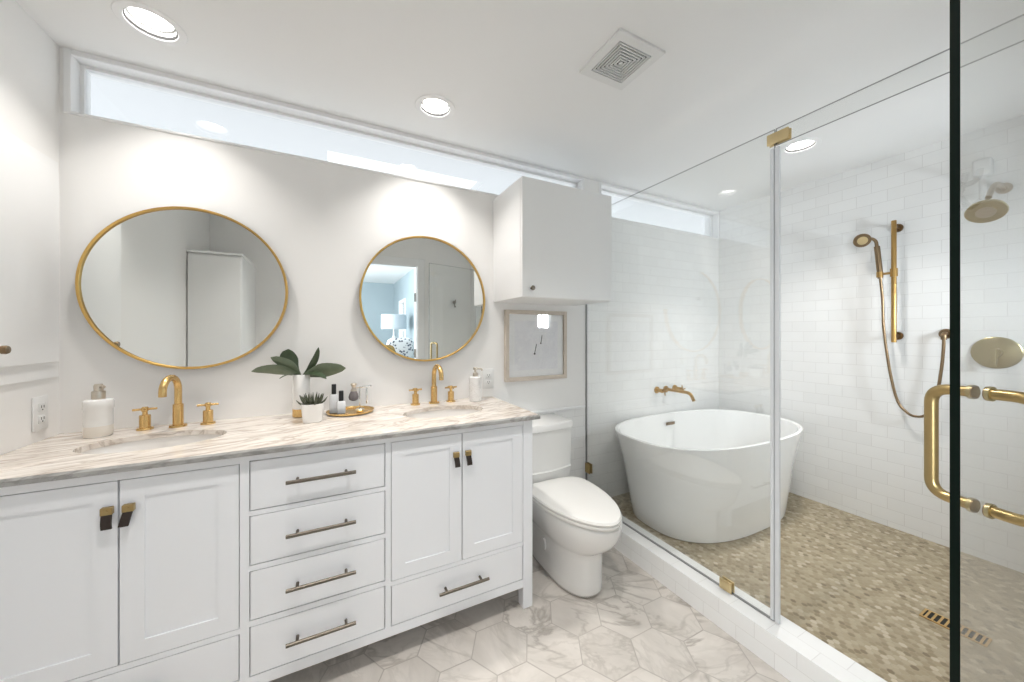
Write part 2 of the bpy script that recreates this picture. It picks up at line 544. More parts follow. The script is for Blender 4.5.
# vanity wall with two clerestory openings and tiled lower parts
WT = .12
WZ0, WZ1 = 2.070, ZT + .12
bm = NB()
box(bm, -1.11, XL + .011, YN, YN + WT, 0, WZ1)               # left end
box(bm, XL + .011, .85, YN, YN + WT, 0, WZ0)
box(bm, .85, XG, YN, YN + WT, .76, WZ0)
box(bm, .85, XG, YN, YN + WT, 0, .76, mi=2)
box(bm, XG, 3.11, YN, YN + WT, 0, WZ0, mi=1)
box(bm, 1.527, 1.657, YN, YN + WT, WZ0, WZ1)                # post between the two windows
box(bm, XL + .011, 1.527, YN, YN + WT, ZT, WZ1)
box(bm, 1.657, 3.11, YN, YN + WT, ZT, WZ1)
struct('wall_north', bm, [M['wall'], M['tile_b'], M['tile_w']], 'white wall behind the vanity, tiled inside the shower', 'wall')
bm = NB(); box(bm, .838, XG - .012, YN - .010, YN, .748, .764, .003)
struct('trim_1', bm, M['trim'], 'thin white ledge capping the tile behind the toilet', 'trim')

# left walls
struct('wall_west', bx(XS - .12, XS, -.32, 1.46, 0, WZ1), M['wall'], 'plain white left wall', 'wall')
struct('wall_west_return', bx(XS - .12, XL, 1.46, YN, 0, WZ1), M['wall'], 'short white wall at the left end of the vanity', 'wall')
# right wall, shower end
struct('wall_east', bx(XR, XR + .12, -.32, YN, 0, WZ1), M['tile_r'], 'white subway tiled shower wall', 'wall')
# wall behind the camera: doorway X .09-.853, shower window
DX0, DX1, DZ = .09, .853, 2.01
WX0, WX1, WZa, WZb = 2.40, 2.64, 1.31, 1.53
bm = NB()
box(bm, XS - .12, DX0, YS - .12, YS, 0, WZ1)
box(bm, DX0, DX1, YS - .12, YS, DZ, WZ1)
box(bm, DX1, XG, YS - .12, YS, 0, WZ1)
box(bm, XG, WX0, YS - .12, YS, 0, WZ1, mi=1)
box(bm, WX0, WX1, YS - .12, YS, 0, WZa, mi=1)
box(bm, WX0, WX1, YS - .12, YS, WZb, WZ1, mi=1)
box(bm, WX1, XR, YS - .12, YS, 0, WZ1, mi=1)
struct('wall_south', bm, [M['wall'], M['tile_b']], 'white wall with the bedroom doorway', 'wall')
# tiled pier that carries the shower door hinges
struct('wall_shower_pier', bx(1.475, 1.600, YS, -.016, 0, ZT), M['tile_r'], 'narrow tiled pier at the shower door hinges', 'wall')

# shower curb
bm = NB()
box(bm, 1.468, 1.603, YS, YN, -.02, .124, .0015, 1)
for f in bm.faces:
    f.material_index = 1 if abs(f.normal.z) > .7 else 0
struct('trim_2', bm, [M['curb_side'], M['curb_top']], 'white tiled curb under the shower glass', 'curb')

# window frames and panes
def clerestory(name, x0, x1, label):
    t = tag(thing(name, label, 'window'), kind='structure')
    z0, z1 = WZ0, ZT
    bm = NB(); f = .020
    y0, y1 = YN - .006, YN + WT
    box(bm, x0, x0 + f, y0, y1, z0, z1, .002, 1); box(bm, x1 - f, x1, y0, y1, z0, z1, .002, 1)
    box(bm, x0 + f, x1 - f, y0, y1, z1 - f, z1, .002, 1); box(bm, x0 + f, x1 - f, y0, y1, z0, z0 + .010, .002, 1)
    obj('window_frame', bm, M['trim'], t)
    bm = NB(); g = .012                                        # slim inner sash
    a, b, c, d = x0 + f, x1 - f, z0 + .010, z1 - f
    ys, ye = 1.972, 1.996
    box(bm, a, a + g, ys, ye, c, d); box(bm, b - g, b, ys, ye, c, d)
    box(bm, a + g, b - g, ys, ye, d - g, d); box(bm, a + g, b - g, ys, ye, c, c + .008)
    obj('window_sash', bm, M['trim'], t)
    obj('window_pane', bx(a + g, b - g, 1.982, 1.986, c + .008, d - g), M['pane'], t)
clerestory('window_1', XL + .011, 1.527, 'long clerestory window above the mirrors')
clerestory('window_2', 1.657, XR, 'clerestory window above the tub')
t = tag(thing('window_3', 'small window in the shower end wall', 'window'), kind='structure')
bm = NB(); f = .02
box(bm, WX0, WX0 + f, YS - .09, YS + .004, WZa, WZb); box(bm, WX1 - f, WX1, YS - .09, YS + .004, WZa, WZb)
box(bm, WX0 + f, WX1 - f, YS - .09, YS + .004, WZa, WZa + f); box(bm, WX0 + f, WX1 - f, YS - .09, YS + .004, WZb - f, WZb)
box(bm, 2.515, 2.525, YS - .06, YS - .04, WZa + f, WZb - f)
obj('window_frame', bm, M['trim'], t)
obj('window_pane', bx(WX0 + f, WX1 - f, YS - .052, YS - .048, WZa + f, WZb - f), M['pane'], t)

# outside, seen through the clerestory: eave soffit, fascia and a neighbouring white wall
bm = NB()
box(bm, -2.2, 4.6, 2.043, 2.59, 2.44, 2.50)
box(bm, -3.2, -.03, 2.59, 6.5, 2.44, 2.50); box(bm, 1.06, 5.6, 2.59, 6.5, 2.44, 2.50)
struct('roof', bm, M['soffit'], 'white eave soffit outside the clerestory windows', 'roof')

# ------------------------------------------------------------------ the bedroom beyond the doorway
BX0, BX1, BY = -1.30, 1.17, -4.05
struct('floor_bedroom', bx(BX0 - .1, BX1 + .1, BY - .1, -.32, -.06, 0), M['carpet'], 'beige bedroom floor', 'floor')
struct('ceiling_bedroom', bx(BX0 - .1, BX1 + .1, BY - .1, -.32, ZT, ZT + .05), M['ceil'], 'white bedroom ceiling', 'ceiling')
struct('wall_bedroom_south', bx(BX0 - .1, BX1 + .1, BY - .1, BY, 0, ZT), M['blue_wall'], 'pale blue far bedroom wall', 'wall')
bm = NB()
box(bm, BX1, BX1 + .1, BY, -3.35, 0, ZT); box(bm, BX1, BX1 + .1, -2.75, -.32, 0, ZT)
box(bm, BX1, BX1 + .1, -3.35, -2.75, 0, .8); box(bm, BX1, BX1 + .1, -3.35, -2.75, 1.85, ZT)
struct('wall_bedroom_east', bm, M['blue_wall'], 'pale blue bedroom wall with a narrow window', 'wall')
bm = NB()
box(bm, BX0 - .1, BX0, BY, -2.3, 0, ZT); box(bm, BX0 - .1, BX0, -.7, -.32, 0, ZT)
box(bm, BX0 - .1, BX0, -2.3, -.7, 0, .65); box(bm, BX0 - .1, BX0, -2.3, -.7, 2.05, ZT)
struct('wall_bedroom_west', bm, M['blue_wall'], 'pale blue bedroom wall with the large window', 'wall')
t = tag(thing('window_4', 'narrow white bedroom window behind the lamp', 'window'), kind='structure')
bm = NB()
for a in ((-3.39, -3.33, .76, 1.89), (-2.77, -2.71, .76, 1.89), (-3.33, -2.77, 1.83, 1.89), (-3.33, -2.77, .76, .82), (-3.33, -2.77, 1.30, 1.335)):
    box(bm, BX1 - .012, BX1 + .06, *a)
obj('window_frame', bm, M['trim'], t)
obj('window_pane', bx(BX1 + .03, BX1 + .034, -3.33, -2.77, .82, 1.83), M['pane'], t)
# doorway casing and jambs, with hinge leaves
t = tag(thing('door_1', 'white cased doorway to the bedroom', 'doorway'), kind='structure')
bm = NB()
box(bm, DX0, DX0 + .018, YS - .12, YS, 0, DZ); box(bm, DX1 - .018, DX1, YS - .12, YS, 0, DZ); box(bm, DX0 + .018, DX1 - .018, YS - .12, YS, DZ - .018, DZ)
obj('door_jamb', bm, M['trim'], t)
bm = NB()
box(bm, DX0 - .075, DX0 + .006, YS, YS + .014, 0, DZ + .075, .003, 1); box(bm, DX1 - .006, DX1 + .075, YS, YS + .014, 0, DZ + .075, .003, 1)
box(bm, DX0 + .006, DX1 - .006, YS, YS + .014, DZ - .006, DZ + .075, .003, 1)
obj('door_casing', bm, M['trim'], t)
for z in (1.66, 1.03, .28):
    bm = NB(); box(bm, DX1 - .021, DX1 - .017, YS - .06, YS - .018, z - .05, z + .05)
    tube(bm, [(DX1 - .022, YS - .064, z - .05), (DX1 - .022, YS - .064, z + .05)], .007, 10)
    obj('hinge', bm, M['bronze'], t)

# ================================================================== vanity
VX0, VX1 = -.885, .820
van = thing('vanity_cabinet', 'long white double vanity with inset doors and drawers under the marble top', 'vanity', (0, 0, 0))
bm = NB()
th = .02
for x0, x1 in ((-.265, -.240), (.178, .198)):                       # stiles
    box(bm, x0, x1, YD, YD + th, .101, .862)
box(bm, VX0, -.830, YD, YD + th, .101, .862)
box(bm, -.830, -.265, YD, YD + th, .833, .862); box(bm, -.240, .178, YD, YD + th, .838, .862); box(bm, .198, .770, YD, YD + th, .838, .862)
box(bm, -.830, -.265, YD, YD + th, .101, .139); box(bm, -.240, .178, YD, YD + th, .101, .137); box(bm, .198, .770, YD, YD + th, .101, .137)
box(bm, -.830, -.265, YD, YD + th, .288, .304); box(bm, .198, .770, YD, YD + th, .292, .308)
for z0, z1 in ((.659, .674), (.480, .497), (.300, .318)):
    box(bm, -.240, .178, YD, YD + th, z0, z1)
obj('face_frame', bm, M['vanity'], van)
bm = NB()
box(bm, VX1 - .020, VX1 - .002, YD + .05, YN - .01, .101, .862); box(bm, VX0, VX0 + .018, YD + .05, YN - .01, .101, .862)
box(bm, VX0 + .018, VX1 - .020, YD + .03, YN - .01, .101, .115)
obj('carcass', bm, M['vanity'], van)
obj('gap_backing', bx(VX0 + .02, VX1 - .022, YD + .028, YD + .034, .12, .855), M['inside'], van)  # dark sheet close behind the fronts, stands in for shade in the gaps
for x0 in (VX0, .771):
    for y0 in (YD, YN - .062):
        z1 = .862
        obj('leg', bx(x0, x0 + .049, y0, y0 + .049, 0, z1, .002, 1), M['vanity'], van)


def bar_pull(parent, x, y, z, L=.212):
    bm = NB()
    tube(bm, [(x - L / 2, y - .030, z), (x + L / 2, y - .030, z)], .0062, 10)
    for s in (-1, 1):
        tube(bm, [(x + s * L * .352, y + .001, z), (x + s * L * .352, y - .030, z)], .0048, 10)
    obj('bar_pull', bm, M['bronze'], parent)


def drawer(x0, x1, z0, z1, L=.212):
    g = .0028
    d = obj('drawer_front', bx(x0 + g, x1 - g, YD, YD + .019, z0 + g, z1 - g, .0012, 1), M['vanity'], van)
    bar_pull(d, (x0 + x1) / 2, YD, (z0 + z1) / 2 + .002, L)


for z0, z1 in ((.674, .838), (.497, .659), (.318, .480), (.137, .300)):
    drawer(-.240, .178, z0, z1)
drawer(.198, .770, .137, .292)
drawer(-.830, -.265, .139, .288)


def shaker(x0, x1, z0, z1, px, lean):
    g, w, dp = .0022, .052, .005
    x0 += g; x1 -= g; z0 += g; z1 -= g
    bm = NB()
    box(bm, x0, x0 + w, YD, YD + .02, z0, z1); box(bm, x1 - w, x1, YD, YD + .02, z0, z1)
    box(bm, x0 + w, x1 - w, YD, YD + .02, z1 - w, z1); box(bm, x0 + w, x1 - w, YD, YD + .02, z0, z0 + w)
    box(bm, x0 + w, x1 - w, YD + dp, YD + .02, z0 + w, z1 - w)
    d = obj('door', bm, M['vanity'], van)
    # folded brass clip with a leather tab
    bm = NB(); box(bm, px - .0125, px + .0125, YD - .013, YD + .001, .742, .763, .0015, 1)
    tube(bm, [(px, YD - .012, .753), (px, YD - .015, .753)], .0045, 12)
    obj('brass_clip', bm, M['brass_old'], d)['label'] = 'square brass clip'
    bm = NB()
    ring = []
    for k in range(7):
        q = k / 6
        z = .744 - .038 * q; y = YD - .009 - .010 * math.sin(q * PI * .55); x = px + lean * q
        ring.append([(x - .0105, y + .003, z), (x + .0105, y + .003, z), (x + .0105, y - .003, z), (x - .0105, y - .003, z)])
    loft(bm, ring)
    obj('leather_tab', bm, M['leather'], d)['label'] = 'dark leather tab'


shaker(-.830, -.543, .304, .833, -.564, .004)
shaker(-.543, -.265, .304, .833, -.520, -.006)
shaker(.198, .481, .308, .838, .454, .002)
shaker(.481, .770, .308, .838, .506, .002)

# countertop with two oval cut-outs
SINKS = [(-.543, 1.650), (.477, 1.650)]
SA, SB = .192, .122
def countertop():
    bm = NB()
    x0, x1, y0, y1 = XL + .001, .840, YD - .020, YN - .001
    z0, z1 = .862, ZC
    NS = 48
    def plate(z, flip):
        loops = []
        xs = [x0, -.060, x1]
        for (cx, cy), (a, b) in zip(SINKS, ((xs[0], xs[1]), (xs[1], xs[2]))):
            inner = []; outer = []
            # corner-matched outer ring
            for i in range(NS):
                t_ = 2 * PI * i / NS
                c, s = math.cos(t_), math.sin(t_)
                inner.append(bm.verts.new((cx + SA * c, cy + SB * s, z)))
            corners = [(b, y1), (a, y1), (a, y0), (b, y0)]
            for i in range(NS):
                t_ = 2 * PI * i / NS
                q = i / NS * 8
                # walk the rectangle: right-mid -> top right -> top-mid ...
                key = [(b, cy), (b, y1), (cx, y1), (a, y1), (a, cy), (a, y0), (cx, y0), (b, y0), (b, cy)]
                k = int(q); f = q - k
                outer.append(bm.verts.new((key[k][0] * (1 - f) + key[k + 1][0] * f, key[k][1] * (1 - f) + key[k + 1][1] * f, z)))
            for i in range(NS):
                j = (i + 1) % NS
                bm.faces.new((inner[i], outer[i], outer[j], inner[j]) if not flip else (inner[j], outer[j], outer[i], inner[i]))
            loops.append(inner)
        return loops
    top = plate(z1, False); bot = plate(z0, True)
    for a, b in zip(top, bot):
        for i in range(NS):
            j = (i + 1) % NS
            bm.faces.new((a[i], a[j], b[j], b[i]))
    # edges: eased grey edge on the front and right end
    e = .006
    def strip(pts):
        vs = [bm.verts.new(p) for p in pts]; f = bm.faces.new(vs); f.material_index = 1
    strip([(x0, y0, z1), (x1, y0, z1), (x1 + e, y0 - e, z1 - e), (x0, y0 - e, z1 - e)])
    strip([(x0, y0 - e, z1 - e), (x1 + e, y0 - e, z1 - e), (x1 + e, y0 - e, z0), (x0, y0 - e, z0)])
    strip([(x0, y0, z0), (x0, y0 - e, z0), (x1 + e, y0 - e, z0), (x1, y0, z0)])
    strip([(x1, y0, z1), (x1, y1, z1), (x1 + e, y1, z1 - e), (x1 + e, y0 - e, z1 - e)])
    strip([(x1 + e, y0 - e, z1 - e), (x1 + e, y1, z1 - e), (x1 + e, y1, z0), (x1 + e, y0 - e, z0)])
    strip([(x1, y0, z0), (x1 + e, y0 - e, z0), (x1 + e, y1, z0), (x1, y1, z0)])
    bmesh.ops.remove_doubles(bm, verts=bm.verts[:], dist=1e-5)
    return bm
ct = obj('countertop', countertop(), [M['stone'], M['stone_edge']], recalc=True)
tag(ct, 'veined beige and grey marble top spanning the whole vanity', 'countertop')

for i, (cx, cy) in enumerate(SINKS):
    t = thing('sink_basin', ('oval white sink set under the marble below the left mirror' if i == 0 else
              'oval white sink set under the marble below the right mirror'), 'sink', (cx, cy, .722), 'undermount sinks')
    bm = NB(); rings = []
    for a, b, z in ((SA + .018, SB + .018, .139), (SA + .004, SB + .004, .139), (SA - .002, SB - .002, .10), (SA - .02, SB - .016, .05), (SA - .06, SB - .045, .012), (.022, .022, .004)):
        rings.append(supere(0, 0, a, b, 2, z, 48))
    loft(bm, rings, False, True)
    obj('basin', bm, M['sink'], t)
    bm = NB(); lathe(bm, [(0, .0065), (.012, .0065), (.021, .006), (.023, .003), (.023, .0)], seg=24)
    obj('drain', bm, M['brass'], t)


def cross_handle(parent, x, y, ang):
    """widespread faucet valve: flange, round column, cross lever"""
    bm = NB()
    lathe(bm, [(0, 0), (.024, 0), (.025, .003), (.023, .007), (.0165, .008), (.0165, .054), (.015, .056), (0, .056)], x, y, 0, 28)
    h = obj('valve', bm, M['brass'], parent)
    bm = NB()
    lathe(bm, [(0, .056), (.008, .056), (.0075, .070), (.010, .072), (.010, .084), (.008, .087), (0, .087)], x, y, 0, 20)
    for a in (ang, ang + PI / 2):
        dx, dy = math.cos(a) * .034, math.sin(a) * .034
        tube(bm, [(x - dx, y - dy, .078), (x + dx, y + dy, .078)], .0042, 10)
    obj('cross_lever', bm, M['brass'], h)


def faucet(x, y, spin, label):
    t = thing('faucet', label, 'faucet', (x, y, ZC), 'gold widespread faucets')
    bm = NB()
    lathe(bm, [(0, 0), (.027, 0), (.028, .003), (.026, .008), (.0165, .009), (.0165, .088), (.0150, .090), (.0125, .091)], 0, 0, 0, 32)
    path = [(0, 0, .088), (0, 0, .150)]
    rr = .050
    dx, dy = math.sin(spin), -math.cos(spin)
    for k in range(13):
        a = PI * k / 12
        o = rr * (1 - math.cos(a))
        path.append((dx * o, dy * o, .150 + rr * math.sin(a)))
    path.append((dx * 2 * rr, dy * 2 * rr, .134))
    tube(bm, path, .0118, 18)
    obj('spout', bm, M['brass'], t)
    cross_handle(t, -.097, 0, .15); cross_handle(t, .093, 0, .15)
    return t
faucet(-.548, 1.858, -.15, 'gold gooseneck faucet with two cross handles below the left mirror')
faucet(.482, 1.866, .12, 'gold gooseneck faucet with two cross handles below the right mirror')

# ------------------------------------------------------------------ round mirrors
def mirror(cx, cz, R, label):
    t = thing('round_mirror', label, 'mirror', (cx, YN - .001, cz), 'round gold mirrors')
    bm = NB()
    prof = [(R, 0), (R, -.029), (R - .0015, -.0305), (R - .0080, -.0305), (R - .0092, -.029), (R - .0092, -.012), (R - .012, 0)]
    NS = 96; rings = []
    for r, y in prof:
        rings.append([(r * math.cos(2 * PI * i / NS), y, r * math.sin(2 * PI * i / NS)) for i in range(NS)])
    R_ = [[bm.verts.new(p) for p in q] for q in rings]
    skin(bm, R_ + [R_[0]])
    obj('mirror_frame', bm, M['brass_frame'], t)
    bm = NB()
    loft(bm, [[((R - .010) * math.cos(2 * PI * i / NS), y, (R - .010) * math.sin(2 * PI * i / NS)) for i in range(NS)] for y in (-.006, -.0215)])
    obj('mirror_glass', bm, M['mirror'], t)
mirror(-.514, 1.4375, .333, 'round gold framed mirror above the left sink')
mirror(.453, 1.4375, .335, 'round gold framed mirror above the right sink')

# ------------------------------------------------------------------ wall cabinet over the toilet
CX0, CX1, CY0, CZ0, CZ1 = .850, 1.440, 1.561, 1.437, 2.045
t = thing('wall_cabinet', 'white single door cabinet hung on the wall above the toilet', 'cabinet', (CX0, YN, CZ0))
bm = NB()
box(bm, 0, CX1 - CX0, CY0 + .020 - YN, -.001, 0, CZ1 - CZ0, .001, 1)
obj('carcass', bm, M['cabinet'], t)
d = obj('door', bx(.001, CX1 - CX0 - .001, CY0 - YN, CY0 + .0185 - YN, .002, CZ1 - CZ0, .0015, 1), M['cabinet'], t)
bm = NB()
def knob_y(bm, x, y, z, s=1.0):
    """round knob pointing to -y"""
    prof = [(0.005, 0), (.005, .012), (.011, .016), (.0125, .020), (.011, .024), (0, .025)]
    rings = []
    for r, h in prof:
        rings.append([bm.verts.new((x + max(r, 1e-4) * s * math.cos(2 * PI * i / 20), y - h * s, z + max(r, 1e-4) * s * math.sin(2 * PI * i / 20))) for i in range(20)])
    skin(bm, rings)
knob_y(bm, .052, CY0 - YN, .045)
obj('knob', bm, M['bronze'], d)

# ------------------------------------------------------------------ medicine cabinet on the left wall
t = thing('wall_cabinet', 'shallow white cabinet with a bronze knob on the left wall', 'cabinet', (XL, 0, 0))
bm = NB(); box(bm, .0005, .006, 1.475, 1.905, 1.093, 1.875, .001, 1)
obj('cabinet_frame', bm, M['cabinet'], t)
d = obj('door', bx(.0062, .014, 1.485, 1.892, 1.149, 1.835, .001, 1), M['cabinet'], t)
bm = NB()
for i in range(1):
    prof = [(.0055, .014), (.005, .030), (.007, .034), (.0125, .038), (.0130, .046), (.011, .050), (.0001, .051)]
    rings = [[bm.verts.new((h, 1.598 + r * math.cos(2 * PI * k / 20), 1.203 + r * math.sin(2 * PI * k / 20))) for k in range(20)] for r, h in prof]
    skin(bm, rings)
obj('knob', bm, M['brass_dark'], d)

# ------------------------------------------------------------------ outlets
def outlet(loc, rotz, label):
    """plate in the local xz plane, facing -y"""
    t = thing('outlet', label, 'outlet', loc, 'white outlets', (0, 0, rotz))
    bm = NB(); box(bm, -.035, .035, -.006, 0, -.058, .058, .003, 2)
    obj('cover_plate', bm, M['plastic'], t)
    for z in (.020, -.020):
        f = obj('socket', bx(-.017, .017, -.0085, -.005, z - .014, z + .014, .003, 2), M['plastic'], t)
        bm = NB()
        for sx in (-.007, .005): box(bm, sx, sx + .0022, -.0092, -.008, z - .002, z + .007)
        tube(bm, [(0, -.0092, z - .008), (0, -.008, z - .008)], .0024, 10)
        obj('slot', bm, M['dark'], f)
outlet((XL + .0005, 1.820, .977), PI / 2, 'white double outlet on the left wall above the marble')
outlet((.818, YN - .0005, .986), 0, 'white double outlet beside the right soap dispenser')

# ------------------------------------------------------------------ framed print
t = thing('framed_print', 'taupe wood framed abstract grey print under the wall cabinet', 'picture', (1.146, YN - .0005, 1.178))
hw, hh, fw = .223, .217, .024
bm = NB()
box(bm, -hw, -hw + fw, -.024, 0, -hh, hh, .0015, 1); box(bm, hw - fw, hw, -.024, 0, -hh, hh, .0015, 1)
box(bm, -hw + fw, hw - fw, -.024, 0, hh - fw, hh, .0015, 1); box(bm, -hw + fw, hw - fw, -.024, 0, -hh, -hh + fw, .0015, 1)
obj('frame', bm, M['frame_wood'], t)
obj('mat_board', bx(-hw + fw, hw - fw, -.009, -.006, -hh + fw, hh - fw), M['mat_board'], t)
bm = NB(); box(bm, -.157, .157, -.0105, -.0095, -.152, .152)
pr = obj('print', bm, M['print'], t)
bm = NB()
tube(bm, [(-.016, -.0115, -.050), (-.002, -.0115, .008)], .0022, 8); tube(bm, [(.030, -.0115, .014), (.038, -.0115, .062)], .0020, 8)
for x, z, r in ((-.016, -.053, .006), (.029, .012, .005)):
    loft(bm, [[(x + r * math.cos(2 * PI * k / 14), y, z + r * math.sin(2 * PI * k / 14)) for k in range(14)] for y in (-.0105, -.0125)])
obj('ink_mark', bm, M['black'], pr)
obj('glazing', bx(-hw + fw, hw - fw, -.017, -.0155, -hh + fw, hh - fw), M['picture_glass'], t)

# ------------------------------------------------------------------ toilet
TX = 1.092
t = thing('toilet', 'white skirted two piece toilet with closed lid beside the vanity', 'toilet', (TX, 0, 0))
bm = NB(); rings = []
for z, hwid, yf, yb in ((0, .112, 1.312, 1.86), (.012, .118, 1.305, 1.862), (.10, .116, 1.310, 1.862), (.19, .118, 1.308, 1.862), (.215, .122, 1.300, 1.862), (.235, .136, 1.268, 1.862),
                     (.27, .152, 1.222, 1.862), (.31, .166, 1.192, 1.862), (.35, .174, 1.178, 1.862), (.385, .175, 1.174, 1.862), (.392, .172, 1.178, 1.858)):
    yc = 1.51
    rings.append(supere(.012, yc, hwid, yc - yf, 2.0 if z > .25 else 2.25, z, 72, nb=3.2, b2=yb - yc))
loft(bm, rings)
o = obj('bowl', bm, M['porcelain'], t)
sb = o.modifiers.new('smooth', 'SUBSURF'); sb.levels = 1; sb.render_levels = 1
bm = NB()
rings = [supere(0, 1.53, a, 1.53 - yf, 1.88, z, 72, nb=3.4, b2=yb - 1.53) for z, a, yf, yb in
         ((.393, .175, 1.175, 1.674), (.394, .180, 1.169, 1.678), (.403, .182, 1.166, 1.678), (.409, .179, 1.170, 1.676))]
loft(bm, rings)
obj('seat', bm, M['seat'], t)
bm = NB()
rings = [supere(0, 1.53, a, 1.53 - yf, 1.88, z, 72, nb=3.4, b2=yb - 1.53) for z, a, yf, yb in
         ((.412, .177, 1.172, 1.674), (.413, .182, 1.166, 1.678), (.421, .184, 1.163, 1.680), (.429, .180, 1.170, 1.676), (.434, .155, 1.21, 1.652), (.436, .08, 1.33, 1.61))]
loft(bm, rings)
obj('lid', bm, M['seat'], t)
bm = NB()
tube(bm, [(-.10, 1.690, .410), (.10, 1.690, .410)], .010, 14)
obj('seat_hinge', bm, M['seat'], t)
def tank_ring(z, a, yf, bow, yb=1.915):
    out = []
    for i in range(17):
        q = -1 + 2 * i / 16
        out.append((q * a, yf - bow * (1 - q * q), z))
    out += [(a + .004, yf + .02, z), (a + .004, yb, z), (-a - .004, yb, z), (-a - .004, yf + .02, z)]
    return out
bm = NB()
loft(bm, [tank_ring(z, a, y, b) for z, a, y, b in ((.392, .165, 1.752, .022), (.40, .180, 1.742, .026), (.44, .184, 1.738, .028), (.46, .187, 1.734, .030), (.466, .186, 1.740, .028), (.69, .190, 1.736, .030))])
obj('tank', bm, M['porcelain'], t)
bm = NB()
loft(bm, [tank_ring(z, a, y, b, 1.918) for z, a, y, b in ((.690, .189, 1.734, .030), (.694, .194, 1.728, .032), (.722, .195, 1.727, .032), (.732, .191, 1.732, .031), (.736, .178, 1.745, .028))])
obj('tank_lid', bm, M['porcelain'], t)
bm = NB()                                                   # oval bolt cover moulded in the skirt
loft(bm, [[(x, 1.56 + .020 * math.cos(2 * PI * k / 20), .16 + .034 * math.sin(2 * PI * k / 20)) for k in range(20)] for x in (-.121, -.110)])
obj('bolt_cover', bm, M['porcelain'], t)

# ------------------------------------------------------------------ bathtub
t = thing('bathtub', 'white freestanding oval bathtub behind the shower glass', 'bathtub', (2.245, 1.513, ZF))
h = .550
bm = NB(); rings = []
for a, b, z, dx in ((.540, .318, 0, .0), (.550, .325, .006, 0), (.560, .331, .05, 0), (.586, .343, .18, 0), (.622, .354, .34, 0), (.664, .380, .49, 0), (.680, .390, .535, 0),
                    (.682, .392, .546, 0), (.678, .388, .550, 0), (.668, .378, .550, 0), (.658, .369, .543, 0), (.640, .354, .48, 0), (.600, .325, .33, 0), (.555, .295, .20, 0), (.50, .255, .13, 0), (.40, .19, .105, 0), (.15, .08, .10, 0)):
    rings.append(supere(dx, 0, a, b, 2.6, z, 96))
loft(bm, rings)
obj('tub_shell', bm, M['acrylic'], t)
bm = NB()
box(bm, -.045, .045, -.004, .004, -.012, .012, .003, 2)
o = obj('overflow_slot', bm, M['brass_dark'], t)
o.location = (.045, .336, .482); o.rotation_euler = (.16, 0, -.02)

# ------------------------------------------------------------------ tub filler
t = thing('tub_faucet', 'gold wall mounted tub filler with cross handles above the tub', 'faucet', (2.325, YN, .818))
def rosette(bm, x, z, r=.026):
    rr = [[bm.verts.new((x + q * math.cos(2 * PI * k / 28), -y, z + q * math.sin(2 * PI * k / 28))) for k in range(28)] for q, y in ((r, 0.001), (r, .008), (r * .85, .012), (.014, .013))]
    skin(bm, rr)
bm = NB(); rosette(bm, 0, 0)
tube(bm, smooth_path([(0, -.008, 0), (0, -.215, 0), (0, -.245, -.055)], .05, 8), .0115, 16)
obj('spout', bm, M['brass_shower'], t)
for s in (-1, 1):
    bm = NB(); rosette(bm, s * .10, 0)
    tube(bm, [(s * .10, -.010, 0), (s * .10, -.062, 0)], .0145, 18)
    v = obj('valve', bm, M['brass_shower'], t)
    bm = NB(); tube(bm, [(s * .10, -.062, 0), (s * .10, -.082, 0)], .008, 14)
    for a in (.2, .2 + PI / 2):
        dx, dz = .032 * math.cos(a), .032 * math.sin(a)
        tube(bm, [(s * .10 - dx, -.074, -dz), (s * .10 + dx, -.074, dz)], .0042, 10)
    obj('cross_lever', bm, M['brass_shower'], v)

# ------------------------------------------------------------------ shower glass
def pane(bm, x0, x1, y0, y1, z0, z1):
    """upright pane lying in the yz plane with dark cut edges"""
    box(bm, x0, x1, y0, y1, z0, z1)
    for f in bm.faces:
        c = f.calc_center_median()
        n_ = f.normal
        f.material_index = 0 if abs(n_.x) > .7 else 1
t = thing('shower_glass_panel', 'fixed clear glass panel between toilet and bathtub', 'glass panel', (XG, 0, 0))
bm = NB(); pane(bm, -.004, .004, .768, YN - .003, .126, 2.050); bm.normal_update()
for f in bm.faces: f.material_index = 0 if abs(f.normal.x) > .7 else 1
obj('pane', bm, [M['glass'], M['seal_dark']], t)
bm = NB()
box(bm, -.006, .006, YN - .004, YN - .0008, .126, 2.05); 
obj('wall_seal', bm, M['seal_dark'], t)
bm = NB(); box(bm, -.006, .006, .768, YN - .004, .1242, .1272)
obj('bottom_seal', bm, M['seal_dark'], t)
bm = NB()                                                   # translucent strip closing the door gap
box(bm, -.007, .007, .7690, .7815, .128, 1.976, .001, 1)
box(bm, -.003, .003, .764, .7690, .128, 1.976); box(bm, -.008, .002, .7490, .7645, .128, 1.976, .001, 1)
obj('edge_seal', bm, M['seal'], t)
bm = NB()
for sx in (-1, 1): box(bm, *sorted((sx * .0045, sx * .0130)), .930, .984, .1245, .170, .003, 2)
obj('glass_clip', bm, M['brass_pale'], t)
bm = NB()
for sx in (-1, 1): box(bm, *sorted((sx * .0045, sx * .0130)), YN - .052, YN - .002, .310, .375, .003, 2)
obj('glass_clip', bm, M['brass_old'], t)
t = thing('shower_transom', 'clear glass transom strip over the shower door opening', 'glass panel', (XG, 0, 0))
bm = NB(); pane(bm, -.004, .004, YS + .001, .763, 1.985, 2.050); bm.normal_update()
for f in bm.faces: f.material_index = 0 if abs(f.normal.x) > .7 else 1
obj('pane', bm, [M['glass'], M['seal_dark']], t)
bm = NB()
for sx in (-1, 1): box(bm, *sorted((sx * .0045, sx * .0130)), .716, .792, 1.990, 2.034, .004, 2)
obj('glass_clip', bm, M['brass_pale'], t)['label'] = 'pale brass clip joining transom and fixed panel'

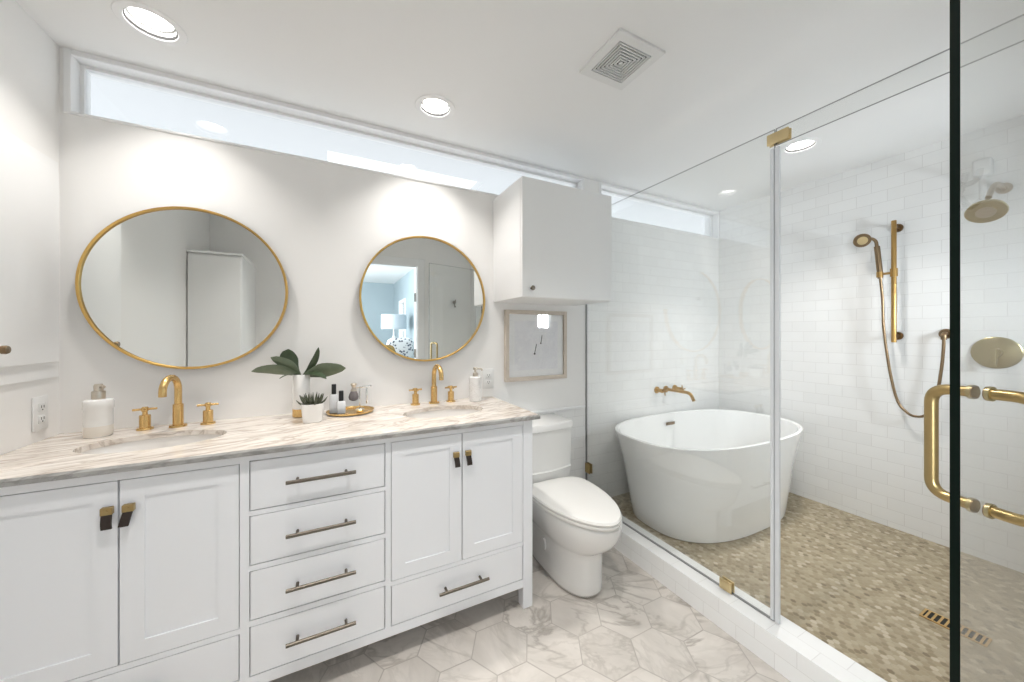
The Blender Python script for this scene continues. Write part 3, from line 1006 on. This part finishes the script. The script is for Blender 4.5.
# open shower door, built in its own frame: local x along the door from the free edge to the hinge
EX, EY, HX, HY = .884, .1825, 1.545, -.005
dl = math.hypot(HX - EX, HY - EY); da = math.atan2(HY - EY, HX - EX)
t = thing('shower_door', 'open clear glass shower door with dark green edge and brass pull', 'shower door', (EX, EY, 0), None, (0, 0, da))
bm = NB(); box(bm, 0, dl - .006, -.0060, .0060, .135, 1.976); bm.normal_update()
for f in bm.faces: f.material_index = 0 if abs(f.normal.y) > .7 else 1
obj('pane', bm, [M['glass'], M['glass_edge']], t)
for s in (-1, 1):
    bm = NB(); x = .058; so = .060
    za, zb = 1.154, .967
    tube(bm, smooth_path([(x, s * .0062, za), (x, s * so, za), (x, s * so, zb), (x, s * .0062, zb)], .036, 8), .0088, 20)
    hd = obj('pull_handle', bm, M['brass_old'], t)
    for z in (za, zb):
        bm = NB()
        tube(bm, [(x, s * .0061, z), (x, s * .0076, z)], .0112, 20)
        obj('washer', bm, M['brass_dark'], hd)
        bm = NB()
        tube(bm, [(x, s * .0076, z), (x, s * .0125, z)], .0118, 20)
        obj('collar', bm, M['brass_satin'], hd)
for z in (.36, 1.74):
    bm = NB()
    for s in (-1, 1): box(bm, dl - .060, dl - .004, *sorted((s * .0062, s * .013)), z - .045, z + .045, .003, 2)
    obj('hinge', bm, M['brass_pale'], t)

# ------------------------------------------------------------------ hand shower on a slide bar
t = thing('slide_bar', 'brass vertical slide bar on the tiled shower wall', 'shower rail', (XR, .832, 0))
bm = NB(); tube(bm, [(-.062, 0, 1.200), (-.062, 0, 1.912)], .0115, 20)
obj('rail', bm, M['brass_shower'], t)
for z in (1.238, 1.876):
    bm = NB()
    tube(bm, [(-.001, 0, z), (-.010, 0, z)], .024, 24); tube(bm, [(-.010, 0, z), (-.062, 0, z)], .0105, 16)
    obj('wall_mount', bm, M['brass_dark'], t)
bm = NB(); tube(bm, [(-.062, 0, 1.585), (-.062, 0, 1.632)], .0165, 20)
tube(bm, [(-.062, 0, 1.608), (-.092, .048, 1.603)], .007, 12); tube(bm, [(-.094, .050, 1.585), (-.094, .050, 1.617)], .0150, 16)
obj('slider', bm, M['brass_shower'], t)
t = thing('hand_shower', 'brass hand shower with hose hooked on the slide bar', 'hand shower', (XR, .832, 0))
hx, hy = -.094, .050
bm = NB(); tube(bm, [(hx + .002, hy - .002, 1.578), (hx, hy, 1.618), (hx - .008, hy + .010, 1.770)], [.0115, .0135, .0135], 18)
tube(bm, spline([(hx - .008, hy + .010, 1.768), (hx - .011, hy + .014, 1.800), (hx - .018, hy + .028, 1.818), (hx - .024, hy + .045, 1.822)]), .0085, 14)
obj('handle', bm, M['brass_dark'], t)
hc = Vector((hx - .036, hy + .068, 1.817)); dv = Vector((-.74, -.42, -.36)).normalized()
bm = NB()
tube(bm, [hc - dv * .030, hc - dv * .012, hc + dv * .010, hc + dv * .016], [.018, .037, .041, .038], 28)
hd = obj('spray_head', bm, M['brass_dark'], t)
bm = NB(); tube(bm, [hc + dv * .0155, hc + dv * .0185], .024, 24)
tube(bm, [hc + dv * .018, hc + dv * .0215], .012, 20)
obj('spray_face', bm, M['brass_pale'], hd)
HOSE = [(-.092, .048, 1.580), (-.070, .045, 1.45), (-.062, .042, 1.272), (-.058, .017, 1.025), (-.055, -.012, .864), (-.052, -.048, .801), (-.050, -.083, .783),
        (-.049, -.125, .805), (-.047, -.160, .917), (-.045, -.177, 1.055), (-.042, -.184, 1.17), (-.041, -.185, 1.222)]
bm = NB(); tube(bm, spline(HOSE, 10), .0068, 12)
obj('hose', bm, M['brass_dark'], t)
t = thing('hose_elbow', 'round brass wall elbow holding the shower hose end', 'shower fitting', (XR, .647, 1.250))
bm = NB()
tube(bm, [(-.001, 0, 0), (-.008, 0, 0), (-.014, 0, 0)], [.027, .027, .020], 28)
tube(bm, smooth_path([(-.012, 0, 0), (-.041, 0, 0), (-.041, 0, -.032)], .02, 6), .0115, 16)
obj('elbow', bm, M['brass_dark'], t)

# ------------------------------------------------------------------ rain head, valve, white box
t = thing('rain_shower', 'round brass overhead shower head on a short arm', 'shower head', (XR, .46, 1.975))
bm = NB()
tube(bm, [(-.001, 0, 0), (-.010, 0, 0)], .026, 24)
tube(bm, smooth_path([(-.008, 0, 0), (-.17, 0, 0), (-.285, 0, -.095)], .09, 8), .0105, 16)
obj('arm', bm, M['nickel'], t)
hc = Vector((-.325, .0, -.165)); dv = Vector((-.60, -.06, -.72)).normalized()
bm = NB()
tube(bm, [hc - dv * .062, hc - dv * .050, hc - dv * .030, hc - dv * .014], [.012, .020, .020, .012], 20)
hd = obj('ball_joint', bm, M['brass_old'], t)
bm = NB(); tube(bm, [hc - dv * .018, hc - dv * .010, hc + dv * .004, hc + dv * .008], [.020, .058, .062, .059], 40)
hd = obj('spray_plate', bm, M['brass_satin'], t)
bm = NB(); tube(bm, [hc + dv * .0075, hc + dv * .0105], .030, 28)
obj('spray_face', bm, M['nickel'], hd)
t = thing('shower_valve', 'oval looking round brass valve plate on the shower wall', 'shower valve', (XR, .484, 1.155))
t['label'] = 'round brass valve plate with a lever on the shower wall'
bm = NB(); tube(bm, [(-.001, 0, 0), (-.006, 0, 0), (-.010, 0, 0)], [.080, .080, .074], 48)
obj('valve_plate', bm, M['brass_satin'], t)
bm = NB(); tube(bm, [(-.009, 0, 0), (-.042, 0, 0)], .022, 28)
v = obj('valve_hub', bm, M['brass_satin'], t)
bm = NB(); box(bm, -.056, -.040, -.010, .010, -.070, .016, .003, 2)
obj('lever', bm, M['brass_satin'], v)
t = thing('shower_box', 'small white box with white pipe high on shower wall above the head', 'wall box', (XR, .520, 2.096))
bm = NB(); box(bm, -.060, -.001, -.030, .030, -.042, .042, .010, 3)
obj('housing', bm, M['plastic'], t)
bm = NB(); tube(bm, [(-.035, 0, -.040), (-.035, 0, -.165)], .012, 16)
obj('pipe', bm, M['plastic'], t)

# floor drain
t = thing('floor_drain', 'slotted brass drain grate in the mosaic shower floor', 'drain', (2.195, .455, ZF))
bm = NB()
L_, B_ = .085, .037
box(bm, -L_, L_, -B_, -B_ + .007, .0002, .004); box(bm, -L_, L_, B_ - .007, B_, .0002, .004)
box(bm, -L_, -L_ + .007, -B_ + .007, B_ - .007, .0002, .004); box(bm, L_ - .007, L_, -B_ + .007, B_ - .007, .0002, .004)
for k in range(9):
    x = -L_ + .007 + (k + .5) * (2 * L_ - .014) / 9
    box(bm, x - .0035, x + .0035, -B_ + .007, B_ - .007, .0002, .004)
obj('grate', bm, M['brass'], t)
obj('drain_pan', bx(-L_ + .004, L_ - .004, -B_ + .004, B_ - .004, .0001, .0012), M['dark'], t)
t.rotation_euler = (0, 0, PI / 2 + .0)

# robe hook on the wall behind the camera (seen in the right mirror)
t = thing('robe_hook', 'small dark robe hook on the wall seen in right mirror', 'hook', (1.27, YS, 1.60))
bm = NB(); tube(bm, [(0, .001, .018), (0, .007, .018)], .020, 20)
tube(bm, smooth_path([(0, .006, .018), (0, .050, .018), (0, .056, .045)], .015, 5), .006, 10); tube(bm, smooth_path([(0, .006, .01), (0, .035, -.045), (0, .055, -.03)], .015, 5), .006, 10)
obj('hook', bm, M['bronze'], t)

# ------------------------------------------------------------------ ceiling lamps and vent
def downlight(x, y, label, power=1.0):
    t = thing('recessed_light', label, 'ceiling light', (x, y, ZT), 'recessed ceiling lights')
    bm = NB()
    lathe(bm, [(.0665, .030), (.0665, -.0005), (.068, -.004), (.090, -.003), (.093, -.0005)], seg=48)
    obj('trim_ring', bm, M['trim'], t)
    bm = NB(); lathe(bm, [(.0662, .008), (.0640, .009), (.0620, .020), (.0560, .022), (.0545, .050), (.0662, .050)], seg=48)
    obj('reflector', bm, M['can'], t)
    bm = NB(); lathe(bm, [(.0664, .0005), (.0664, .0075), (.0640, .0075), (.0645, .0005), (.0664, .0005)], seg=48)  # black band painted in for the shaded gap inside the trim ring
    obj('gap_band', bm, M['dark'], t)
    bm = NB(); lathe(bm, [(0, .026), (.040, .026), (.052, .028), (.0545, .031), (.0545, .036), (0, .036)], seg=48)
    obj('lens', bm, M['lamp'], t)
    d = bpy.data.lights.new('recessed_lamp', 'AREA'); d.shape = 'DISK'; d.size = .10
    d.energy = LAMP_W * power; d.color = LAMP_COL; d.spread = math.radians(100)
    lo = bpy.data.objects.new('recessed_lamp', d); COL.objects.link(lo); lo.location = (0, 0, .0235); lo.parent = t
    bm = NB(); lathe(bm, [(.070, .001), (.070, .060), (0, .060)], seg=32)
    obj('housing', bm, M['can'], t)
for (x, y), s in zip(LIGHTS, ('round recessed ceiling light nearest the left wall', 'round recessed ceiling light above the right sink', 'round recessed ceiling light inside the shower',
                         'added recessed fill light out of view at the left', 'added recessed fill light out of view at the right')):
    downlight(x, y, s, POWER[(x, y)])

t = thing('ceiling_vent', 'square white exhaust vent with concentric slots in the ceiling', 'vent', (1.0, 1.035, ZT))
bm = NB()
def sqring(bm, o, i, z0, z1):
    box(bm, -o, -i, -o, o, z0, z1); box(bm, i, o, -o, o, z0, z1)
    box(bm, -i, i, -o, -i, z0, z1); box(bm, -i, i, i, o, z0, z1)
sqring(bm, .113, .080, -.010, -.0005)
obj('cover', bm, M['plastic'], t)
bm = NB()
pitch = .080 / 7
for k in range(6):
    o = .080 - pitch * (k + .42); sqring(bm, o, o - pitch * .44, -.010, -.0045)
o = .080 - pitch * 6.42; box(bm, -o, o, -o, o, -.011, -.004)
obj('grille', bm, M['plastic'], t)
obj('vent_dark_backing', bx(-.080, .080, -.080, .080, -.0042, -.001), M['dark'], t)  # black plate standing in for the shade within the slots

# ------------------------------------------------------------------ things on the counter
def dispenser(x, y, kind, label):
    t = thing('soap_dispenser', label, 'soap dispenser', (x, y, ZC), 'white soap dispensers')
    if kind == 0:
        bm = NB(); lathe(bm, [(0, .0005), (.033, .0005), (.0355, .004), (.0365, .05), (.0365, .098), (.0385, .101), (.039, .122), (.037, .130), (.030, .134), (0, .134)], seg=40)
        obj('bottle', bm, M['soap_white'], t)
        bm = NB(); lathe(bm, [(.0362, .004), (.0372, .012), (.0374, .036), (.0366, .040)], seg=40)
        obj('base_band', bm, M['soap_band'], t)
        bm = NB(); lathe(bm, [(0, .134), (.0175, .134), (.0180, .160), (.0165, .163), (.012, .164), (.0125, .182), (.010, .188), (0, .189)], seg=28)
        tube(bm, [(0, 0, .177), (.020, -.016, .178)], .0055, 10)
        obj('pump', bm, M['nickel'], t)
    else:
        bm = NB(); lathe(bm, [(0, .0005), (.031, .0005), (.034, .004), (.034, .112), (.0345, .118), (.033, .130), (.028, .135), (0, .135)], seg=40)
        obj('bottle', bm, M['soap_marble'], t)
        bm = NB(); lathe(bm, [(0, .135), (.014, .135), (.014, .152), (.011, .155), (.0055, .156), (.0055, .170), (.012, .171), (.012, .182), (.010, .185), (0, .185)], seg=24)
        tube(bm, smooth_path([(0, 0, .178), (.026, -.024, .178), (.030, -.028, .168)], .006, 4), .0048, 10)
        obj('pump', bm, M['nickel'], t)
dispenser(-.752, 1.812, 0, 'wide white soap dispenser with nickel pump by the left sink')
dispenser(.702, 1.828, 1, 'slim white soap dispenser with silver pump by the right sink')


def blade(bm, root, tip, width, bend, roll=0.0, nseg=10, thick=.0016, fold=.25, shape=1.0):
    """a broad leaf from root to tip, arching by bend (vector)"""
    root, tip, bend = Vector(root), Vector(tip), Vector(bend)
    d = (tip - root)
    side0 = d.cross(Vector((0, 0, 1)))
    if side0.length < 1e-4: side0 = Vector((1, 0, 0))
    side0.normalize()
    rows = []
    for k in range(nseg + 1):
        q = k / nseg
        p = root + d * q + bend * 4 * q * (1 - q)
        w = width * (math.sin(PI * (q ** shape) * .97 + .02) ** .62) * (.35 + .65 * min(1, q * 2.2)) if q < 1 else width * .04
        tg = (d + bend * 4 * (1 - 2 * q)).normalized()
        s = Matrix.Rotation(roll, 3, tg) @ side0
        up = s.cross(tg).normalized()
        rows.append([p - s * w + up * w * fold, p - s * w * .5 + up * w * fold * .3, p, p + s * w * .5 + up * w * fold * .3, p + s * w + up * w * fold])
    V = [[bm.verts.new(p) for p in r] for r in rows]
    V2 = [[bm.verts.new(p + Vector((0, 0, -thick))) for p in r] for r in rows]
    for A, B in zip(V, V[1:]):
        for i in range(4): bm.faces.new((A[i], A[i + 1], B[i + 1], B[i]))
    for A, B in zip(V2, V2[1:]):
        for i in range(4): bm.faces.new((A[i + 1], A[i], B[i], B[i + 1]))
    for k in range(nseg):
        bm.faces.new((V[k][0], V[k + 1][0], V2[k + 1][0], V2[k][0])); bm.faces.new((V[k + 1][4], V[k][4], V2[k][4], V2[k + 1][4]))
    return bm


t = thing('potted_orchid', 'broad leaved green plant in tall white cylinder vase with gold base', 'plant', (-.124, 1.842, ZC))
bm = NB(); lathe(bm, [(0, .036), (.0342, .036), (.0345, .038), (.0345, .186), (.0335, .188), (.0310, .188), (.0310, .170), (0, .168)], seg=40)
obj('vase', bm, M['soap_white'], t)
bm = NB(); lathe(bm, [(0, .0005), (.0340, .0005), (.0352, .002), (.0352, .036), (0, .036)], seg=40)
obj('gold_base', bm, M['brass'], t)['label'] = 'brushed gold base'
bm = NB(); lathe(bm, [(.0305, .172), (.02, .178), (0, .180)], seg=24)
obj('moss', bm, M['soil'], t)
R0 = (0, 0, .178)
for tip, w, bend, roll, mat, sh in (((-.178, -.03, .212), .026, (0, 0, .016), 1.0, 'leaf_pale', .8),
                            ((-.112, -.02, .268), .026, (.005, 0, .006), 1.15, 'leaf_pale', .8),
                            ((-.048, -.015, .302), .036, (-.022, 0, .005), 1.25, 'leaf', 1.0),
                            ((.068, -.02, .308), .015, (.014, 0, -.006), -.9, 'leaf', .9),
                            ((.178, -.05, .212), .036, (0, 0, .006), -1.15, 'leaf_pale', .75),
                            ((-.075, -.07, .180), .012, (0, 0, .014), .2, 'leaf', .9),
                            ((.100, -.075, .170), .024, (0, 0, .016), .2, 'leaf', .8)):
    bm = blade(NB(), R0, tip, w, bend, roll, shape=sh)
    obj('leaf', bm, M[mat], t)

t = thing('potted_succulent', 'small spiky succulent in a squat white pot', 'plant', (-.074, 1.712, ZC))
bm = NB()
rings = [supere(0, 0, a, a, 3.0, z, 48) for a, z in ((.034, .0005), (.0365, .003), (.0400, .04), (.0425, .074), (.0425, .077), (.0395, .077), (.0385, .062))]
loft(bm, rings, True, True)
obj('pot', bm, M['soap_white'], t)
obj('soil', lathe(NB(), [(.037, .063), (.02, .067), (0, .068)], seg=24), M['soil'], t)
for k in range(26):
    a = k * 2.399963; r = .006 + .024 * math.sqrt(k / 26)
    lean = .012 + .034 * (k / 26)
    hgt = .062 - .026 * (k / 26) + random.uniform(-.006, .006)
    p0 = Vector((r * .6 * math.cos(a), r * .6 * math.sin(a), .064))
    p2 = p0 + Vector((lean * math.cos(a), lean * math.sin(a), hgt))
    p1 = (p0 + p2) / 2 + Vector((.004 * math.cos(a), .004 * math.sin(a), -.003))
    bm = NB(); tube(bm, spline([p0, p1, p2], 4), [.0048, .0050, .0050, .0048, .0044, .0038, .0028, .0018, .0006], 6)
    obj('spike', bm, M['succulent'], t)

t = tag(obj('tray', lathe(NB(), [(0, .0005), (.080, .0005), (.090, .004), (.094, .013), (.0925, .013), (.088, .006), (.078, .003), (0, .003)], seg=56), M['brass']),
        'round shallow gold tray between the two sinks', 'tray')
TRX, TRY = .076, 1.818
t.location = (TRX, TRY, ZC); t.scale = (1.10, 1.0, 1.0)
ZR = ZC + .0032


def polish(x, y, hb, hc_, label, r=.0165):
    t = thing('perfume_bottle', label, 'bottle', (x, y, ZR), 'black capped bottles on the tray')
    bm = NB(); rings = [supere(0, 0, r * k, r * .8 * k, 3.5, z, 32) for k, z in ((.94, .0003), (1, .003), (1, hb - .006), (.85, hb - .001), (.5, hb))]
    loft(bm, rings); obj('bottle', bm, M['clear'], t)
    bm = NB(); rings = [supere(0, 0, .0098 * k, .0098 * k, 4, z, 24) for k, z in ((1, hb + .0002), (1, hb + hc_ - .002), (.9, hb + hc_))]
    loft(bm, rings); obj('cap', bm, M['black'], t)
polish(.006, 1.838, .086, .046, 'taller black capped clear bottle at left on the gold tray', .0185)
polish(.036, 1.806, .058, .046, 'shorter black capped clear bottle at left on the gold tray', .0185)
t = thing('shaving_stand', 'chrome shaving stand on the gold tray', 'stand', (.118, 1.850, ZR))
bm = NB(); lathe(bm, [(0, .0003), (.019, .0003), (.021, .004), (.012, .008), (.0032, .010), (.0032, .112), (0, .113)], seg=28)
obj('stand_base', bm, M['chrome'], t)
bm = NB()
tube(bm, smooth_path([(0, 0, .108), (-.020, -.004, .108), (-.028, -.012, .108)], .006, 4), .0028, 8)
tube(bm, smooth_path([(0, 0, .108), (.020, -.002, .108), (.030, -.010, .108)], .006, 4), .0028, 8)
obj('arm', bm, M['chrome'], t)
t = thing('shaving_brush', 'shaving brush hanging bristles down from the chrome stand', 'brush', (.090, 1.838, ZR))
bm = NB(); lathe(bm, [(0, .132), (.012, .131), (.0145, .126), (.009, .114), (.0085, .108), (.013, .100), (.014, .094), (0, .094)], seg=24)
obj('handle', bm, M['nickel'], t)
bm = NB(); lathe(bm, [(0, .094), (.012, .094), (.020, .078), (.0225, .066), (.019, .054), (.010, .049), (0, .048)], seg=24)
obj('bristles', bm, M['bristle'], t)
t = thing('razor', 'chrome razor hanging from the right arm of the stand', 'razor', (.148, 1.840, ZR))
bm = NB(); tube(bm, [(0, 0, .108), (0, 0, .085), (0, 0, .040), (0, 0, .030)], [.0038, .0050, .0052, .004], 12)
obj('handle', bm, M['chrome'], t)
bm = NB(); box(bm, -.021, .021, -.010, .008, .108, .117, .003, 2)
obj('razor_head', bm, M['chrome'], t)
t = tag(obj('soap_dish', lathe(NB(), [(0, .0003), (.014, .0003), (.020, .010), (.0185, .011), (.013, .004), (0, .004)], seg=28), M['brass_pale']),
        'tiny gold dish at the front of the gold tray', 'dish')
t.location = (.115, 1.795, ZR)

# ================================================================== seen only in the mirrors
t = thing('linen_cabinet', 'tall white linen cabinet seen in the left mirror', 'cabinet', (-.80, -.005, 0))
bm = NB(); box(bm, -.164, .165, -.19, .355, .0, 1.86, .002, 1)
obj('carcass', bm, M['cabinet'], t)
d = obj('door', bx(-.160, .160, .356, .374, .06, 1.845, .002, 1), M['cabinet'], t)
bm = NB(); box(bm, -.165, .172, -.19, .38, 1.8605, 1.878, .002, 1)
obj('cabinet_top', bm, M['cabinet'], t)

t = thing('nightstand', 'wooden nightstand beside the bed in the bedroom', 'nightstand', (.88, -2.12, 0))
bm = NB()
for sx in (-1, 1):
    for sy in (-1, 1): box(bm, *sorted((sx * .17, sx * .20)), *sorted((sy * .17, sy * .20)), 0, .70)
box(bm, -.20, .20, -.20, .20, .56, .70); box(bm, -.215, .215, -.215, .215, .70, .725, .004, 2); box(bm, -.19, .19, -.19, .19, .15, .17)
obj('nightstand_frame', bm, M['wood'], t)
t = thing('table_lamp', 'table lamp with pale drum shade and white base in the bedroom', 'lamp', (.88, -2.12, .726))
bm = NB(); lathe(bm, [(0, 0), (.075, 0), (.08, .02), (.03, .05), (.055, .16), (.07, .26), (.05, .36), (.022, .42), (.028, .47), (.012, .50), (.012, .62), (0, .62)], seg=32)
obj('lamp_base', bm, M['soap_white'], t)
bm = NB(); lathe(bm, [(.195, .60), (.195, .83), (.192, .83), (.192, .60), (.195, .60)], seg=48)
obj('lamp_shade', bm, M['shade'], t)

t = thing('bed', 'bed with white linen in the bedroom', 'bed', (.15, -1.35, 0))
bm = NB(); box(bm, -.9, .97, -.50, .50, .12, .40, .02, 2)
for sx in (-.85, .88):
    for sy in (-.47, .41): box(bm, sx, sx + .06, sy, sy + .06, 0, .13)
obj('bed_frame', bm, M['wood'], t)
bm = NB(); box(bm, -.88, .95, -.48, .48, .401, .80, .07, 4)
obj('mattress', bm, M['linen'], t)


def cushion(x, y, z, s, rz, tilt, mat, label):
    bm = NB(); rings = []
    for k in range(9):
        q = -1 + 2 * k / 8
        w = math.cos(q * PI / 2) ** .45 if abs(q) < 1 else .02
        rings.append([(a, q * .09, b) for a, b, _ in supere(0, 0, s * (.80 + .2 * w), s * (.80 + .2 * w), 4.5, 0, 32)] if False else
                     [(px_, q * .085 * 1.0, py_) for px_, py_, _ in supere(0, 0, s * max(.05, w) ** .35, s * max(.05, w) ** .35, 4.2, 0, 40)])
    loft(bm, rings)
    o = obj('cushion', bm, M[mat])
    tag(o, label, 'cushion', 'bed cushions')
    o.location = (x, y, z); o.rotation_euler = (tilt, 0, rz)
cushion(.86, -1.38, 1.01, .19, .15, -.22, 'pillow_pattern', 'patterned grey and white cushion on the bed')
cushion(.60, -1.16, .955, .15, -.2, -.25, 'pillow_gold', 'mustard brown cushion on the bed')
